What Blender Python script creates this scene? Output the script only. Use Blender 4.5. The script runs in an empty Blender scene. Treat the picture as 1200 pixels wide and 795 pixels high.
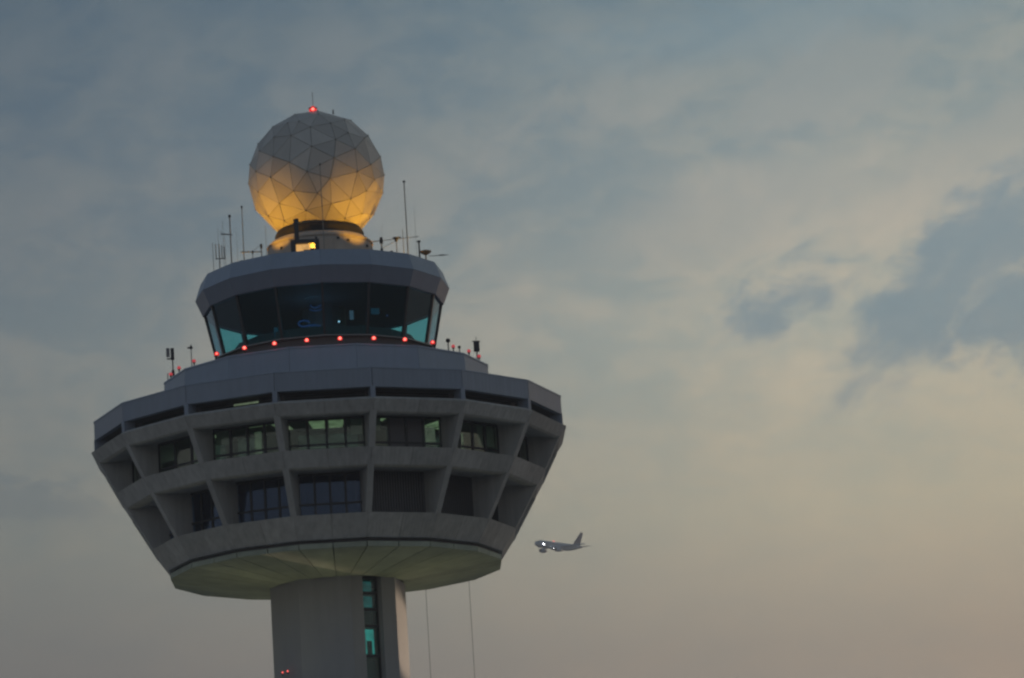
import bpy, bmesh, math, random
from math import sin, cos, radians as R, pi
from mathutils import Vector, Matrix
random.seed(7)
S = bpy.context.scene
COL = S.collection

# ------------------------------------------------------------------ camera
cam = bpy.data.cameras.new('camera')
camo = bpy.data.objects.new('camera', cam); COL.objects.link(camo)
cam.sensor_width = 36.0
cam.lens = 120.39
cam.clip_start = 1.0; cam.clip_end = 30000
Rv = Vector((0.99715238, -0.04169011, -0.06284166)); Uv = Vector((0.05214153, -0.22088565, 0.97390492))
Fv = Vector((0.05448302, 0.97440826, 0.21808286))
camo.matrix_world = Matrix(((Rv.x, Uv.x, -Fv.x, 0), (Rv.y, Uv.y, -Fv.y, -198.4), (Rv.z, Uv.z, -Fv.z, 23.613), (0, 0, 0, 1)))
S.camera = camo
S.view_settings.view_transform = 'Standard'; S.view_settings.look = 'None'
S.view_settings.exposure = 0.0; S.view_settings.gamma = 1.0
try: S.cycles.filter_width = 2.4
except Exception: pass
S.cycles.max_bounces = 8; S.cycles.transparent_max_bounces = 16

# ------------------------------------------------------------------ node helper
class NG:
    def __init__(s, nt): s.t = nt; s.n = nt.nodes; s.l = nt.links
    def new(s, typ, **k):
        n = s.n.new(typ)
        for a, v in k.items(): setattr(n, a, v)
        return n
    def put(s, sock, v):
        if v is None: return
        if isinstance(v, (int, float)):
            sock.default_value = v
        elif isinstance(v, (tuple, list)):
            if len(v) == 3 and sock.type == 'RGBA': v = tuple(v) + (1,)
            sock.default_value = v
        else: s.l.new(v, sock)
    def m(s, op, a, b=None, c=None, clamp=False):
        n = s.new('ShaderNodeMath', operation=op, use_clamp=clamp)
        for i, v in enumerate((a, b, c)):
            if v is not None: s.put(n.inputs[i], v)
        return n.outputs[0]
    def xyz(s, v):
        n = s.new('ShaderNodeSeparateXYZ'); s.l.new(v, n.inputs[0]); return n.outputs
    def cxyz(s, x, y, z=0.0):
        n = s.new('ShaderNodeCombineXYZ')
        for i, v in enumerate((x, y, z)): s.put(n.inputs[i], v)
        return n.outputs[0]
    def noise(s, vec, scale, detail=3, rough=.5, dist=0.0):
        n = s.new('ShaderNodeTexNoise'); s.put(n.inputs['Vector'], vec)
        n.inputs['Scale'].default_value = scale; n.inputs['Detail'].default_value = detail
        n.inputs['Roughness'].default_value = rough; n.inputs['Distortion'].default_value = dist
        return n.outputs['Fac']
    def smooth(s, v, a, b, c=0.0, d=1.0):
        n = s.new('ShaderNodeMapRange', interpolation_type='SMOOTHSTEP'); s.put(n.inputs['Value'], v)
        for k, x in zip(('From Min', 'From Max', 'To Min', 'To Max'), (a, b, c, d)): n.inputs[k].default_value = x
        return n.outputs['Result']
    def mix(s, f, a, b, mode='MIX'):
        n = s.new('ShaderNodeMix', data_type='RGBA', blend_type=mode); s.put(n.inputs[0], f)
        s.put(n.inputs[6], a); s.put(n.inputs[7], b); return n.outputs[2]
    def ramp(s, v, stops):
        n = s.new('ShaderNodeValToRGB'); s.put(n.inputs[0], v); cr = n.color_ramp
        while len(cr.elements) < len(stops): cr.elements.new(.5)
        for e, (p, c) in zip(cr.elements, stops): e.position = p; e.color = tuple(c) + (1,)
        return n.outputs[0]

def lin(r, g, b, k=1.0):
    f = lambda v: (v/255/12.92) if v <= 10.3 else ((v/255+.055)/1.055)**2.4
    return (f(r)*k, f(g)*k, f(b)*k)

# ------------------------------------------------------------------ dusk sky
SUN_AZ, SUN_EL = 48.0, 1.5         # degrees clockwise from +Y, and above the horizon
w = bpy.data.worlds.new('World'); S.world = w; w.use_nodes = True
g = NG(w.node_tree); g.n.clear()
tc = g.new('ShaderNodeTexCoord').outputs['Generated']
X, Y, Z = g.xyz(tc)
az = g.m('MULTIPLY', g.m('ARCTAN2', X, Y), 57.2958)
el = g.m('MULTIPLY', g.m('ARCSINE', g.m('MINIMUM', g.m('MAXIMUM', Z, -1.0), 1.0)), 57.2958)
sky = g.new('ShaderNodeTexSky', sky_type='NISHITA', sun_disc=False, sun_elevation=R(SUN_EL), sun_rotation=R(SUN_AZ), air_density=1.2, dust_density=2.0, ozone_density=1.5)
skyc = g.mix(1.0, sky.outputs[0], (0.10, 0.10, 0.10), 'MULTIPLY')
# high veil of cloud, lit from the side where the sun has gone down
elf = g.m('DIVIDE', g.m('MAXIMUM', el, 0.0), 90.0)
veil = g.ramp(elf, [(0.0, lin(152, 130, 114, 2.2)), (0.075, lin(154, 138, 121, 2.45)), (0.105, lin(160, 150, 129, 2.45)), (0.14, lin(158, 154, 140, 2.12)), (0.165, lin(147, 151, 146, 1.7)),
                    (0.205, lin(124, 141, 147, 1.33)), (0.34, lin(108, 122, 132, 1.35)), (1.0, lin(84, 98, 112, 1.35))])
dsun = g.m('COSINE', g.m('MULTIPLY', g.m('SUBTRACT', az, SUN_AZ), 0.0174533))
azf = g.new('ShaderNodeMapRange', interpolation_type='LINEAR'); g.put(azf.inputs[0], dsun)
side = g.ramp(g.m('MULTIPLY_ADD', dsun, .5, .5), [(0.0, (.66,.72,.86)), (0.5, (.64,.69,.80)), (0.70, (.54,.58,.68)), (0.799, (.40,.47,.58)), (0.835, (.55,.61,.70)), (0.864, (.79,.83,.88)), (0.885, (.96,.97,.98)), (0.91, (1.04,1.02,.99)), (1.0, (1.18,1.08,.95))])
lit = g.mix(1.0, veil, side, 'MULTIPLY')
# warped cloud coordinates in degrees
wv = g.cxyz(az, g.m('MULTIPLY', el, 1.6), 0.0)
n1 = g.noise(wv, .33, 5, .55, .4)
n2 = g.noise(g.cxyz(g.m('ADD', az, 31.0), g.m('MULTIPLY_ADD', el, 2.2, 9.0)), .8, 6, .6, .6)
n3 = g.noise(g.cxyz(g.m('ADD', az, 11.0), g.m('MULTIPLY_ADD', el, 1.3, 40.0)), .9, 5, .6)
n4 = g.noise(g.cxyz(g.m('ADD', az, -23.0), g.m('MULTIPLY_ADD', el, 1.3, 12.0)), 2.2, 5, .6)
wx = g.m('ADD', az, g.m('ADD', g.m('MULTIPLY_ADD', n3, 2.4, -1.2), g.m('MULTIPLY_ADD', n4, .8, -.4)))
wy = g.m('ADD', el, g.m('ADD', g.m('MULTIPLY_ADD', n2, 1.4, -.7), g.m('MULTIPLY_ADD', n4, .5, -.25)))
def blob(cx, cy, a, b, rot=0, soft=.6):
    c, s_ = cos(R(rot)), sin(R(rot))
    dx = g.m('SUBTRACT', wx, cx); dy = g.m('SUBTRACT', wy, cy)
    u = g.m('ADD', g.m('MULTIPLY', dx, c/a), g.m('MULTIPLY', dy, s_/a))
    v = g.m('ADD', g.m('MULTIPLY', dx, -s_/b), g.m('MULTIPLY', dy, c/b))
    d = g.m('SQRT', g.m('ADD', g.m('MULTIPLY', u, u), g.m('MULTIPLY', v, v)))
    return g.smooth(d, 1.0-soft*.5, 1.0+soft*.5, 1.0, 0.0)
def mx(*a):
    r = a[0]
    for b in a[1:]: r = g.m('MAXIMUM', r, b)
    return r
# general streaks: lighter where the veil is thicker, bluer where it thins, strongest high up
hi = g.smooth(el, 8.0, 14.0)
streak = g.m('MULTIPLY', g.m('ADD', g.m('MULTIPLY_ADD', n1, 1.0, -.5), g.m('ADD', g.m('MULTIPLY_ADD', n2, .85, -.425), g.m('MULTIPLY_ADD', n4, .15, -.075))), g.m('MULTIPLY_ADD', hi, .8, .2))
br = g.smooth(streak, -.22, .24, 0, 1)
c1 = g.mix(br, g.mix(1.0, lit, (.80, .90, .96), 'MULTIPLY'), g.mix(1.0, lit, (1.13, 1.08, 1.02), 'MULTIPLY'))
# bands of light cloud and blue gaps near the sunset side
light = mx(blob(8.9, 16.4, 1.5, .75, 20), blob(11.5, 15.0, 2.6, .55, 25, .9), blob(7.2, 14.4, 2.4, .7, 12, 1.0))
c2 = g.mix(g.m('MULTIPLY', light, .75), c1, g.mix(1.0, lit, (1.10, 1.05, 1.02), 'MULTIPLY'))
rx = g.m('ADD', g.m('MULTIPLY', az, .82), g.m('MULTIPLY', el, .57)); ry = g.m('ADD', g.m('MULTIPLY', az, -.57), g.m('MULTIPLY', el, .82))
n5 = g.noise(g.cxyz(g.m('MULTIPLY', rx, .7), g.m('MULTIPLY', ry, 1.5), 3.0), 1.0, 9, .62, .3)
n6 = g.noise(g.cxyz(g.m('MULTIPLY', rx, .55), g.m('MULTIPLY', ry, 1.0), 8.0), 1.1, 8, .6, .5)
gb = mx(blob(10.95, 13.15, 2.7, .85, 40, 1.4), blob(12.1, 12.3, 1.4, 1.0, 0, 1.3), g.m('MULTIPLY', blob(7.8, 12.85, 1.1, .5, 25, 1.9), .8), g.m('MULTIPLY', blob(10.3, 11.6, .8, .22, 8, 1.6), .5))
gsum = g.m('ADD', g.m('MULTIPLY', gb, 1.0), g.m('MULTIPLY_ADD', n5, 1.5, -.75))
gap = g.m('MULTIPLY', g.smooth(gsum, .12, 1.0), g.smooth(gb, .02, .25))
gap = mx(gap, g.m('MULTIPLY', blob(9.0, 17.6, 4.0, .5, 5, 1.2), .5))
wisp = g.m('MULTIPLY', g.smooth(n6, .44, .66), g.smooth(el, 10.5, 14.5))
rim = g.m('MULTIPLY', g.m('MULTIPLY', g.smooth(gsum, .0, .35), g.m('SUBTRACT', 1.0, gap)), g.smooth(gb, .05, .3))
c2 = g.mix(g.m('MULTIPLY', rim, .5), c2, g.mix(1.0, c2, (1.10, 1.07, 1.04), 'MULTIPLY'))
c2 = g.mix(g.m('MULTIPLY', g.m('MULTIPLY', wisp, g.smooth(n1, .35, .65)), .75), c2, g.mix(1.0, lit, (1.27, 1.15, 1.07), 'MULTIPLY'))
c3 = g.mix(g.m('MULTIPLY', gap, .82), c2, lin(121, 143, 153, 1.42))
low = blob(-5.2, 10.35, 1.3, .33, -8, .9)
c4 = g.mix(g.m('MULTIPLY', low, .45), c3, g.mix(1.0, c3, (.62, .72, .86), 'MULTIPLY'))
# veil thins towards the zenith, where the clear sky shows
cover = g.smooth(el, 15.0, 60.0, .94, .45)
final = g.mix(cover, skyc, c4)
below = g.smooth(el, -2.0, 0.0, 0.0, 1.0)
final = g.mix(below, (.035, .034, .033), final)
bgn = g.new('ShaderNodeBackground'); g.put(bgn.inputs[0], final); bgn.inputs[1].default_value = 1.0
g.l.new(bgn.outputs[0], g.new('ShaderNodeOutputWorld').inputs[0])

# ------------------------------------------------------------------ low sun
sl = bpy.data.lights.new('sun', 'SUN'); sl.energy = 0.25; sl.angle = R(4.0); sl.color = (1.0, .60, .42)
so = bpy.data.objects.new('sun', sl); COL.objects.link(so)
sd = Vector((sin(R(SUN_AZ))*cos(R(SUN_EL)), cos(R(SUN_AZ))*cos(R(SUN_EL)), sin(R(SUN_EL))))
so.rotation_euler = sd.to_track_quat('Z', 'Y').to_euler(); so.location = (400, 400, 60)

# ------------------------------------------------------------------ materials
def mat(name, col, rough=.7, metal=0.0, var=.15, scale=1.2, fine=0.0, streaks=0.0, bump=0.0, ribs=None, emis=None, estr=0.0, tone=.10):
    m = bpy.data.materials.new(name); m.use_nodes = True
    g = NG(m.node_tree); b = g.n['Principled BSDF']
    b.inputs['Roughness'].default_value = rough; b.inputs['Metallic'].default_value = metal
    tc = g.new('ShaderNodeTexCoord').outputs['Object']
    geo = g.new('ShaderNodeNewGeometry').outputs['Position']
    n = g.noise(geo, scale, 5, .6)
    f = g.m('MULTIPLY_ADD', n, 2*var, 1-var)
    if streaks:
        x, y, z = g.xyz(geo)
        sn = g.noise(g.cxyz(g.m('MULTIPLY', x, 3.0), g.m('MULTIPLY', y, 3.0), g.m('MULTIPLY', z, .25)), 1.0, 4, .6)
        f = g.m('MULTIPLY', f, g.m('MULTIPLY_ADD', sn, 2*streaks, 1-streaks))
    if fine:
        fn = g.noise(geo, 14.0, 3, .6)
        f = g.m('MULTIPLY', f, g.m('MULTIPLY_ADD', fn, 2*fine, 1-fine))
    oi = g.new('ShaderNodeObjectInfo').outputs['Random']
    f = g.m('MULTIPLY', f, g.m('MULTIPLY_ADD', oi, tone, 1-tone/2))
    c = g.mix(1.0, tuple(col), (1, 1, 1), 'MULTIPLY')
    cc = g.new('ShaderNodeVectorMath', operation='SCALE'); g.l.new(c, cc.inputs[0]); g.l.new(f, cc.inputs['Scale'])
    g.l.new(cc.outputs[0], b.inputs['Base Color'])
    g.put(b.inputs['Roughness'], g.m('MULTIPLY_ADD', n, .2, rough-.1))
    if bump or ribs:
        h = g.noise(geo, 6.0, 5, .6)
        bp = g.new('ShaderNodeBump'); bp.inputs['Strength'].default_value = bump or .3; bp.inputs['Distance'].default_value = .03
        if ribs:
            x, y, z = g.xyz(geo); a = g.m('ARCTAN2', x, g.m('MULTIPLY', y, -1.0))
            rr = g.m('SINE', g.m('MULTIPLY', a, ribs)); h = g.m('ADD', g.m('MULTIPLY', rr, .8), h)
        g.l.new(h, bp.inputs['Height']); g.l.new(bp.outputs[0], b.inputs['Normal'])
    if emis:
        b.inputs['Emission Color'].default_value = tuple(emis) + (1,); b.inputs['Emission Strength'].default_value = estr
    return m

def emit(name, col, s, base=(.02, .02, .02)):
    m = bpy.data.materials.new(name); m.use_nodes = True
    b = m.node_tree.nodes['Principled BSDF']; b.inputs['Base Color'].default_value = tuple(base) + (1,)
    b.inputs['Emission Color'].default_value = tuple(col) + (1,); b.inputs['Emission Strength'].default_value = s
    return m

def emit_var(name, col, s, sc=1.4, lo=.35):
    m = emit(name, col, s); g = NG(m.node_tree); b = g.n['Principled BSDF']
    geo = g.new('ShaderNodeNewGeometry').outputs['Position']
    n = g.noise(geo, sc, 4, .6)
    g.put(b.inputs['Emission Strength'], g.m('MULTIPLY', g.smooth(n, .35, .65, lo, 1.0), s))
    return m

def glass(name, tint, refl=1.0, ior=1.5):
    m = bpy.data.materials.new(name); m.use_nodes = True; g = NG(m.node_tree); g.n.clear()
    t = g.new('ShaderNodeBsdfTransparent'); t.inputs[0].default_value = tuple(tint) + (1,)
    s = g.new('ShaderNodeBsdfGlossy'); s.inputs['Roughness'].default_value = .03
    s.inputs['Color'].default_value = (refl, refl, refl, 1) if isinstance(refl, float) else tuple(refl)+(1,)
    f = g.new('ShaderNodeFresnel'); bf = g.new('ShaderNodeNewGeometry').outputs['Backfacing']
    g.put(f.inputs[0], g.m('MULTIPLY_ADD', bf, 1.0/ior-ior, ior))      # same reflectance on the way in and out of the pane
    mx = g.new('ShaderNodeMixShader'); g.l.new(f.outputs[0], mx.inputs[0]); g.l.new(t.outputs[0], mx.inputs[1]); g.l.new(s.outputs[0], mx.inputs[2])
    g.l.new(mx.outputs[0], g.new('ShaderNodeOutputMaterial').inputs[0])
    return m

M = {}
M['concrete'] = mat('concrete', (.43, .42, .405), .85, var=.14, scale=.7, fine=.12, streaks=.30, bump=.5, tone=.16)
M['shaft'] = mat('shaft_concrete', (.39, .385, .385), .85, var=.10, scale=.5, fine=.10, streaks=.10, bump=.4, tone=.22)
M['rib_concrete'] = mat('ribbed_concrete', (.43, .42, .405), .85, var=.12, scale=.9, fine=.14, streaks=.42, bump=.12, ribs=300, tone=.20)
M['soffit'] = mat('soffit_concrete', (.39, .42, .33), .9, var=.38, scale=.9, fine=.14, bump=.4, tone=.2)
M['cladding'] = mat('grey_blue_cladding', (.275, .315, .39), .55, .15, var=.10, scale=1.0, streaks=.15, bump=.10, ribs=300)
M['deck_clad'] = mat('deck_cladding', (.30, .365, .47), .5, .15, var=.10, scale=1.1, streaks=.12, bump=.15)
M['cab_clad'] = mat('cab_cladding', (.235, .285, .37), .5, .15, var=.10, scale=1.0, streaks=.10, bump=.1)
M['roof'] = mat('roof_membrane', (.16, .17, .18), .9)
M['dark'] = mat('dark_frame', (.045, .048, .055), .5, .3, var=.1)
M['darkwall'] = mat('dark_interior', (.13, .125, .13), .8)
M['louvre'] = mat('louvre', (.13, .125, .135), .6, .2)
M['ceiling'] = mat('room_ceiling', (.16, .20, .17), .8)
M['roomwall'] = mat('room_wall', (.20, .25, .22), .8)
M['steel'] = mat('galvanised_steel', (.24, .25, .26), .5, .5)
M['darksteel'] = mat('weathered_dark_steel', (.06, .065, .075), .6, .4)
M['blind'] = mat('blind_fabric', (.35, .37, .33), .9)
M['collar'] = mat('dark_collar', (.018, .018, .02), .8)
M['drum'] = mat('drum_concrete', (.48, .44, .40), .8, var=.22, scale=1.3, fine=.08, streaks=.2, bump=.2)
M['radome'] = mat('radome_fibreglass', (.56, .54, .51), .55, var=.10, scale=1.2, streaks=.08, tone=.30)
M['seam'] = mat('radome_seam', (.19, .18, .16), .7)
M['glass_cab'] = glass('cab_glass', (.62, .89, .92), (.5, .6, .8), 1.32)
M['glass_up'] = glass('green_window_glass', (.80, .90, .83))
M['glass_low'] = glass('blue_window_glass', (.68, .79, .93), (.42,.55,.85), 1.6)
M['glass_stair'] = glass('stair_glass', (.70, .95, .93))
M['lamp_green'] = emit_var('fluorescent_ceiling_light', (.46, .62, .38), .31, 1.2, .55)
M['stair_bright_glow'] = emit_var('stairwell_bright_glow', (.05, .38, .34), .72, 1.0, .45)  # bright and faint walls glow themselves in place of stairwell lamps
M['stair_faint_glow'] = emit_var('stairwell_faint_glow', (.03, .20, .20), .35, 1.3, .3)
M['screen'] = emit('blue_screen', (.05, .16, .50), .15)
M['screen2'] = emit('teal_screen', (.03, .18, .30), .12)
M['whitelamp'] = emit('small_white_lamp', (.7, .8, 1.0), 1.2)
M['amberlamp'] = emit('amber_flood_lens', (1.0, .55, .15), 5.0)
M['amberglow'] = emit_var('floodlit_wall_glow', (1.0, .55, .18), .75, 2.5, .7)  # glow stands for the floodlit plinth wall seen through the frame
M['redcore'] = emit('red_lamp_core', (1.0, .16, .12), 3.0)
M['redlens'] = emit('red_lamp_lens', (1.0, .03, .03), .75)
M['reddim'] = emit('dim_red_lens', (.9, .10, .12), .5)
M['paint'] = mat('aircraft_paint', (.50, .58, .68), .35, var=.05, scale=.2)
M['paintblue'] = mat('aircraft_tail_paint', (.10, .10, .16), .4, var=.05, scale=.2)
M['acglass'] = mat('aircraft_window', (.02, .02, .03), .2, var=.02)
M['landlamp'] = emit('landing_light', (1, 1, 1), 30.0)
M['yellow'] = mat('ochre_painted_steel', (.45, .26, .12), .6)

# ------------------------------------------------------------------ mesh helpers
class MB:
    def __init__(s): s.v = []; s.f = []
    def add(s, vs, fs):
        o = len(s.v); s.v += [tuple(v) for v in vs]; s.f += [tuple(i+o for i in f) for f in fs]; return s
    def box(s, c, d, rot=0.0):
        cx, cy, cz = c; a, b, h = d[0]/2, d[1]/2, d[2]/2; co, si = cos(rot), sin(rot)
        vs = [(cx+x*a*co-y*b*si, cy+x*a*si+y*b*co, cz+z*h) for z in (-1, 1) for x, y in ((-1,-1),(1,-1),(1,1),(-1,1))]
        return s.add(vs, [(3,2,1,0),(4,5,6,7),(0,1,5,4),(1,2,6,5),(2,3,7,6),(3,0,4,7)])
    def tube(s, p, q, r, r2=None, n=8):
        p, q = Vector(p), Vector(q); r2 = r if r2 is None else r2
        d = (q-p).normalized(); a = d.orthogonal().normalized(); b = d.cross(a)
        vs = [p+(a*cos(2*pi*i/n)+b*sin(2*pi*i/n))*r for i in range(n)] + [q+(a*cos(2*pi*i/n)+b*sin(2*pi*i/n))*r2 for i in range(n)]
        return s.add(vs, [(i, (i+1) % n, n+(i+1) % n, n+i) for i in range(n)] + [tuple(range(n))[::-1], tuple(range(n, 2*n))])
    def lathe(s, prof, n=32, c=(0, 0), ph=0.0):
        k = len(prof); vs = []
        for i in range(n):
            a = ph+2*pi*i/n
            for r, z in prof: vs.append((c[0]+r*sin(a), c[1]-r*cos(a), z))
        fs = []
        for i in range(n):
            j = (i+1) % n
            for m in range(k-1): fs.append((i*k+m, j*k+m, j*k+m+1, i*k+m+1))
        return s.add(vs, fs)
    def ball(s, c, r, n=10, m=6, sq=1.0):
        pr = [(r*sin(pi*i/m)+1e-5, c[2]-r*sq*cos(pi*i/m)) for i in range(m+1)]
        return s.lathe(pr, n, (c[0], c[1]))
    def seg(s, prof, a0, a1, t0=0.0, t1=1.0):
        """solid between two corner azimuths (degrees) of a polygonal ring; prof is a closed (r,z) loop"""
        k = len(prof); A = (sin(R(a0)), -cos(R(a0))); B = (sin(R(a1)), -cos(R(a1)))
        vs = []
        for t in (t0, t1):
            for r, z in prof: vs.append((r*(A[0]*(1-t)+B[0]*t), r*(A[1]*(1-t)+B[1]*t), z))
        area = sum(prof[i][0]*prof[(i+1) % k][1]-prof[(i+1) % k][0]*prof[i][1] for i in range(k))
        fs = [(i, k+i, k+(i+1) % k, (i+1) % k) for i in range(k)] + [tuple(range(k))[::-1], tuple(range(k, 2*k))]
        if area < 0: fs = [f[::-1] for f in fs]
        return s.add(vs, fs)
    def build(s, name, mt, parent=None, smooth=False, fix=False):
        me = bpy.data.meshes.new(name); me.from_pydata(s.v, [], s.f)
        me.materials.append(M[mt] if isinstance(mt, str) else mt)
        bm = bmesh.new(); bm.from_mesh(me); bmesh.ops.recalc_face_normals(bm, faces=bm.faces); bm.to_mesh(me); bm.free()
        if smooth:
            for p in me.polygons: p.use_smooth = True
        o = bpy.data.objects.new(name, me); COL.objects.link(o)
        if parent: o.parent = parent
        return o

def tag(o, label=None, cat=None, group=None, kind=None):
    for k, v in (('label', label), ('category', cat), ('group', group), ('kind', kind)):
        if v: o[k] = v
    return o
def empty(name, loc, label, cat, group=None):
    o = bpy.data.objects.new(name, None); COL.objects.link(o); o.location = loc; o.empty_display_size = .3
    return tag(o, label, cat, group)

# ------------------------------------------------------------------ ground
gm = mat('airfield_grass', (.05, .06, .03), .95, var=.35, scale=.05, fine=.2)
MB().lathe([(0.01, 0), (400, 0), (1000, 0), (2250, 0)], 64).build('ground', gm)['kind'] = 'structure'
am = mat('apron_concrete', (.34, .33, .32), .9, var=.15, scale=.08, fine=.1)
ap = MB().add([(-420, -170, .01), (420, -170, .01), (420, 300, .01), (-420, 300, .01)], [(0, 1, 2, 3)]).build('apron_pavement', am); ap['kind'] = 'structure'

# ------------------------------------------------------------------ CONTROL TOWER
PH = -0.89
T = empty('control_tower', (0, 0, 0), 'tall concrete airport control tower with flared polygonal pod and glazed cab', 'control tower')
POD = [PH-11.25+22.5*i for i in range(16)]                 # corner azimuths; facet i runs POD[i]..POD[i+1]
def pod(i): return POD[i % 16], POD[i % 16]+22.5

# shaft: octagon, one wall panel per face, with the glazed stair slot in the face right of centre
SA = [PH-78.75+45*i for i in range(8)]
for i in range(8):
    a, b = SA[i], SA[i]+45
    mb = MB(); pr = [(4.0, 0), (4.0, 53.85), (3.45, 53.85), (3.45, 0)]
    if i == 2:
        mb.seg(pr, a, b, 0, .27); mb.seg(pr, a, b, .69, 1)
    else: mb.seg(pr, a, b)
    mb.build('shaft_wall', 'shaft', T)
# formwork joint shadow lines as thin recess strips are left to relief; stair slot glazing
a, b = SA[2], SA[2]+45
st = MB().seg([(3.62, 0), (3.62, 53.8), (3.50, 53.8), (3.50, 0)], a, b, .27, .30).seg([(3.62, 0), (3.62, 53.8), (3.50, 53.8), (3.50, 0)], a, b, .66, .69).build('stair_window_frame', 'dark', T)
zs = [53.75, 52.87, 51.93, 50.95, 49.23, 47.6, 46.0, 44.4]
for k in range(len(zs)-1):
    z1, z0 = zs[k]-.09, zs[k+1]+.09
    MB().seg([(3.62, z1), (3.62, z1+.18), (3.50, z1+.18), (3.50, z1)], a, b, .30, .66).build('transom', 'dark', st)
    MB().seg([(3.58, z0), (3.58, z1), (3.56, z1), (3.56, z0)], a, b, .30, .66).build('window_pane', 'glass_stair', st)
    mtn = {0: 'stair_faint_glow', 1: 'stair_faint_glow', 3: 'stair_bright_glow'}.get(k, 'darkwall')
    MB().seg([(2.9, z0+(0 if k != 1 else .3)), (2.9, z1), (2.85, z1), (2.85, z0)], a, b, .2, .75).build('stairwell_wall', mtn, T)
    if k == 3: MB().seg([(3.1, z0), (3.1, z0+.85), (3.05, z0+.85), (3.05, z0)], a, b, .48, .62).build('stairwell_door', 'darkwall', T)

# soffit: 32 wedge panels of a shallow cone, with open joints over a dark backing
MB().lathe([(3.6, 54.0), (9.5, 54.8)], 16, ph=R(PH-11.25)).build('soffit_backing', 'darkwall', T)
for i in range(16):
    a, b = pod(i)
    for t0, t1 in ((.008, .492), (.508, .992)):
        MB().seg([(3.9, 53.78), (9.78, 54.51), (9.78, 54.79), (9.68, 54.79), (3.9, 53.95)], a, b, t0, t1).build('soffit_panel', 'soffit', T)
MB().lathe([(9.52, 54.7), (9.52, 55.1)], 16, ph=R(PH-11.25)).build('shadow_gap', 'darkwall', T)

# the three spandrel beams; one panel per facet
LB, LT, MBt, MT, UB, UT = (9.86, 55.0), (10.74, 56.26), (12.17, 58.69), (12.71, 59.59), (13.66, 61.38), (14.08, 62.0)
RW_L, RW_U, RW_T = 9.75, 11.75, 13.2
for i in range(16):
    a, b = pod(i)
    MB().seg([LB, LT, (LT[0]-.35, 56.27), (9.5, 56.0), (9.5, 55.0)], a, b, .002, .498).build('lower_spandrel', 'rib_concrete', T)
    MB().seg([LB, LT, (LT[0]-.35, 56.27), (9.5, 56.0), (9.5, 55.0)], a, b, .502, .998).build('lower_spandrel', 'rib_concrete', T)
    MB().seg([MBt, MT, (MT[0]-.35, 59.6), (RW_U-.2, 59.35), (RW_L-.2, 59.1), (RW_L-.2, 58.80), (12.0, 58.62)], a, b, .002, .4985).build('middle_spandrel', 'rib_concrete', T)
    MB().seg([MBt, MT, (MT[0]-.35, 59.6), (RW_U-.2, 59.35), (RW_L-.2, 59.1), (RW_L-.2, 58.80), (12.0, 58.62)], a, b, .5015, .998).build('middle_spandrel', 'rib_concrete', T)
    MB().seg([UB, UT, (13.8, 62.17), (12.9, 62.08), (RW_U-.2, 61.8), (RW_U-.2, 61.55), (13.5, 61.31)], a, b, .002, .4985).build('upper_spandrel', 'rib_concrete', T)
    MB().seg([UB, UT, (13.8, 62.17), (12.9, 62.08), (RW_U-.2, 61.8), (RW_U-.2, 61.55), (13.5, 61.31)], a, b, .5015, .998).build('upper_spandrel', 'rib_concrete', T)
# ribs between storeys at each corner
def fin(prof, az, w):
    """plate in the radial plane at azimuth az"""
    mb = MB(); k = len(prof); sx, sy = sin(R(az)), -cos(R(az)); tx, ty = cos(R(az)), sin(R(az)); vs = []
    for sgn in (-1, 1):
        for r, z in prof: vs.append((r*sx+sgn*w/2*tx, r*sy+sgn*w/2*ty, z))
    mb.add(vs, [(i, (i+1) % k, k+(i+1) % k, k+i) for i in range(k)] + [tuple(range(k)), tuple(range(k, 2*k))[::-1]])
    return mb
for i in range(16):
    az_ = POD[i]
    d = .012
    fin([(LT[0]+d-.04, LT[1]-.05), (MBt[0]+d, MBt[1]+.02), (RW_L-.2, MBt[1]+.16), (RW_L-.2, LT[1]-.05)], az_, .34).build('rib', 'concrete', T)
    fin([(MT[0]+d-.04, MT[1]-.05), (UB[0]+d, UB[1]+.02), (RW_U-.2, UB[1]+.22), (RW_U-.2, MT[1]-.05)], az_, .36).build('rib', 'concrete', T)
    fin([(13.88, 62.02), (13.88, 62.75), (13.15, 62.75), (13.15, 62.02)], az_, .27).build('parapet_post', 'cladding', T)
# parapet panels, coping and recessed clerestory
for i in range(16):
    a, b = pod(i)
    MB().seg([(13.86, 62.71), (13.86, 63.76), (13.55, 63.76), (13.55, 62.71)], a, b, .003, .997).build('parapet_panel', 'cladding', T)
    MB().seg([(13.89, 63.762), (13.89, 63.83), (13.5, 63.83), (13.5, 63.762)], a, b, .001, .999).build('parapet_coping', 'deck_clad', T)
    MB().seg([(13.55, 62.705), (13.55, 62.75), (12.7, 62.75), (12.7, 62.705)], a, b).build('recess_soffit', 'darkwall', T)
    MB().seg([(12.75, 62.1), (12.75, 62.70), (12.7, 62.70), (12.7, 62.1)], a, b).build('recess_wall', 'louvre', T)
    for k in range(4):
        MB().seg([(12.8, 62.14+k*.14), (12.86, 62.2+k*.14), (12.85, 62.22+k*.14), (12.79, 62.16+k*.14)], a, b, .05, .95).build('louvre_slat', 'dark', T)
MB().seg([(12.87, 62.45), (12.87, 62.55), (12.84, 62.55), (12.84, 62.45)], *pod(0-1+0), .45, .75).build('recess_strip_light', 'lamp_green', T)
MB().lathe([(0.1, 63.3), (13.6, 63.3)], 16, ph=R(PH-11.25)).build('pod_roof_deck', 'roof', T)

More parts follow.
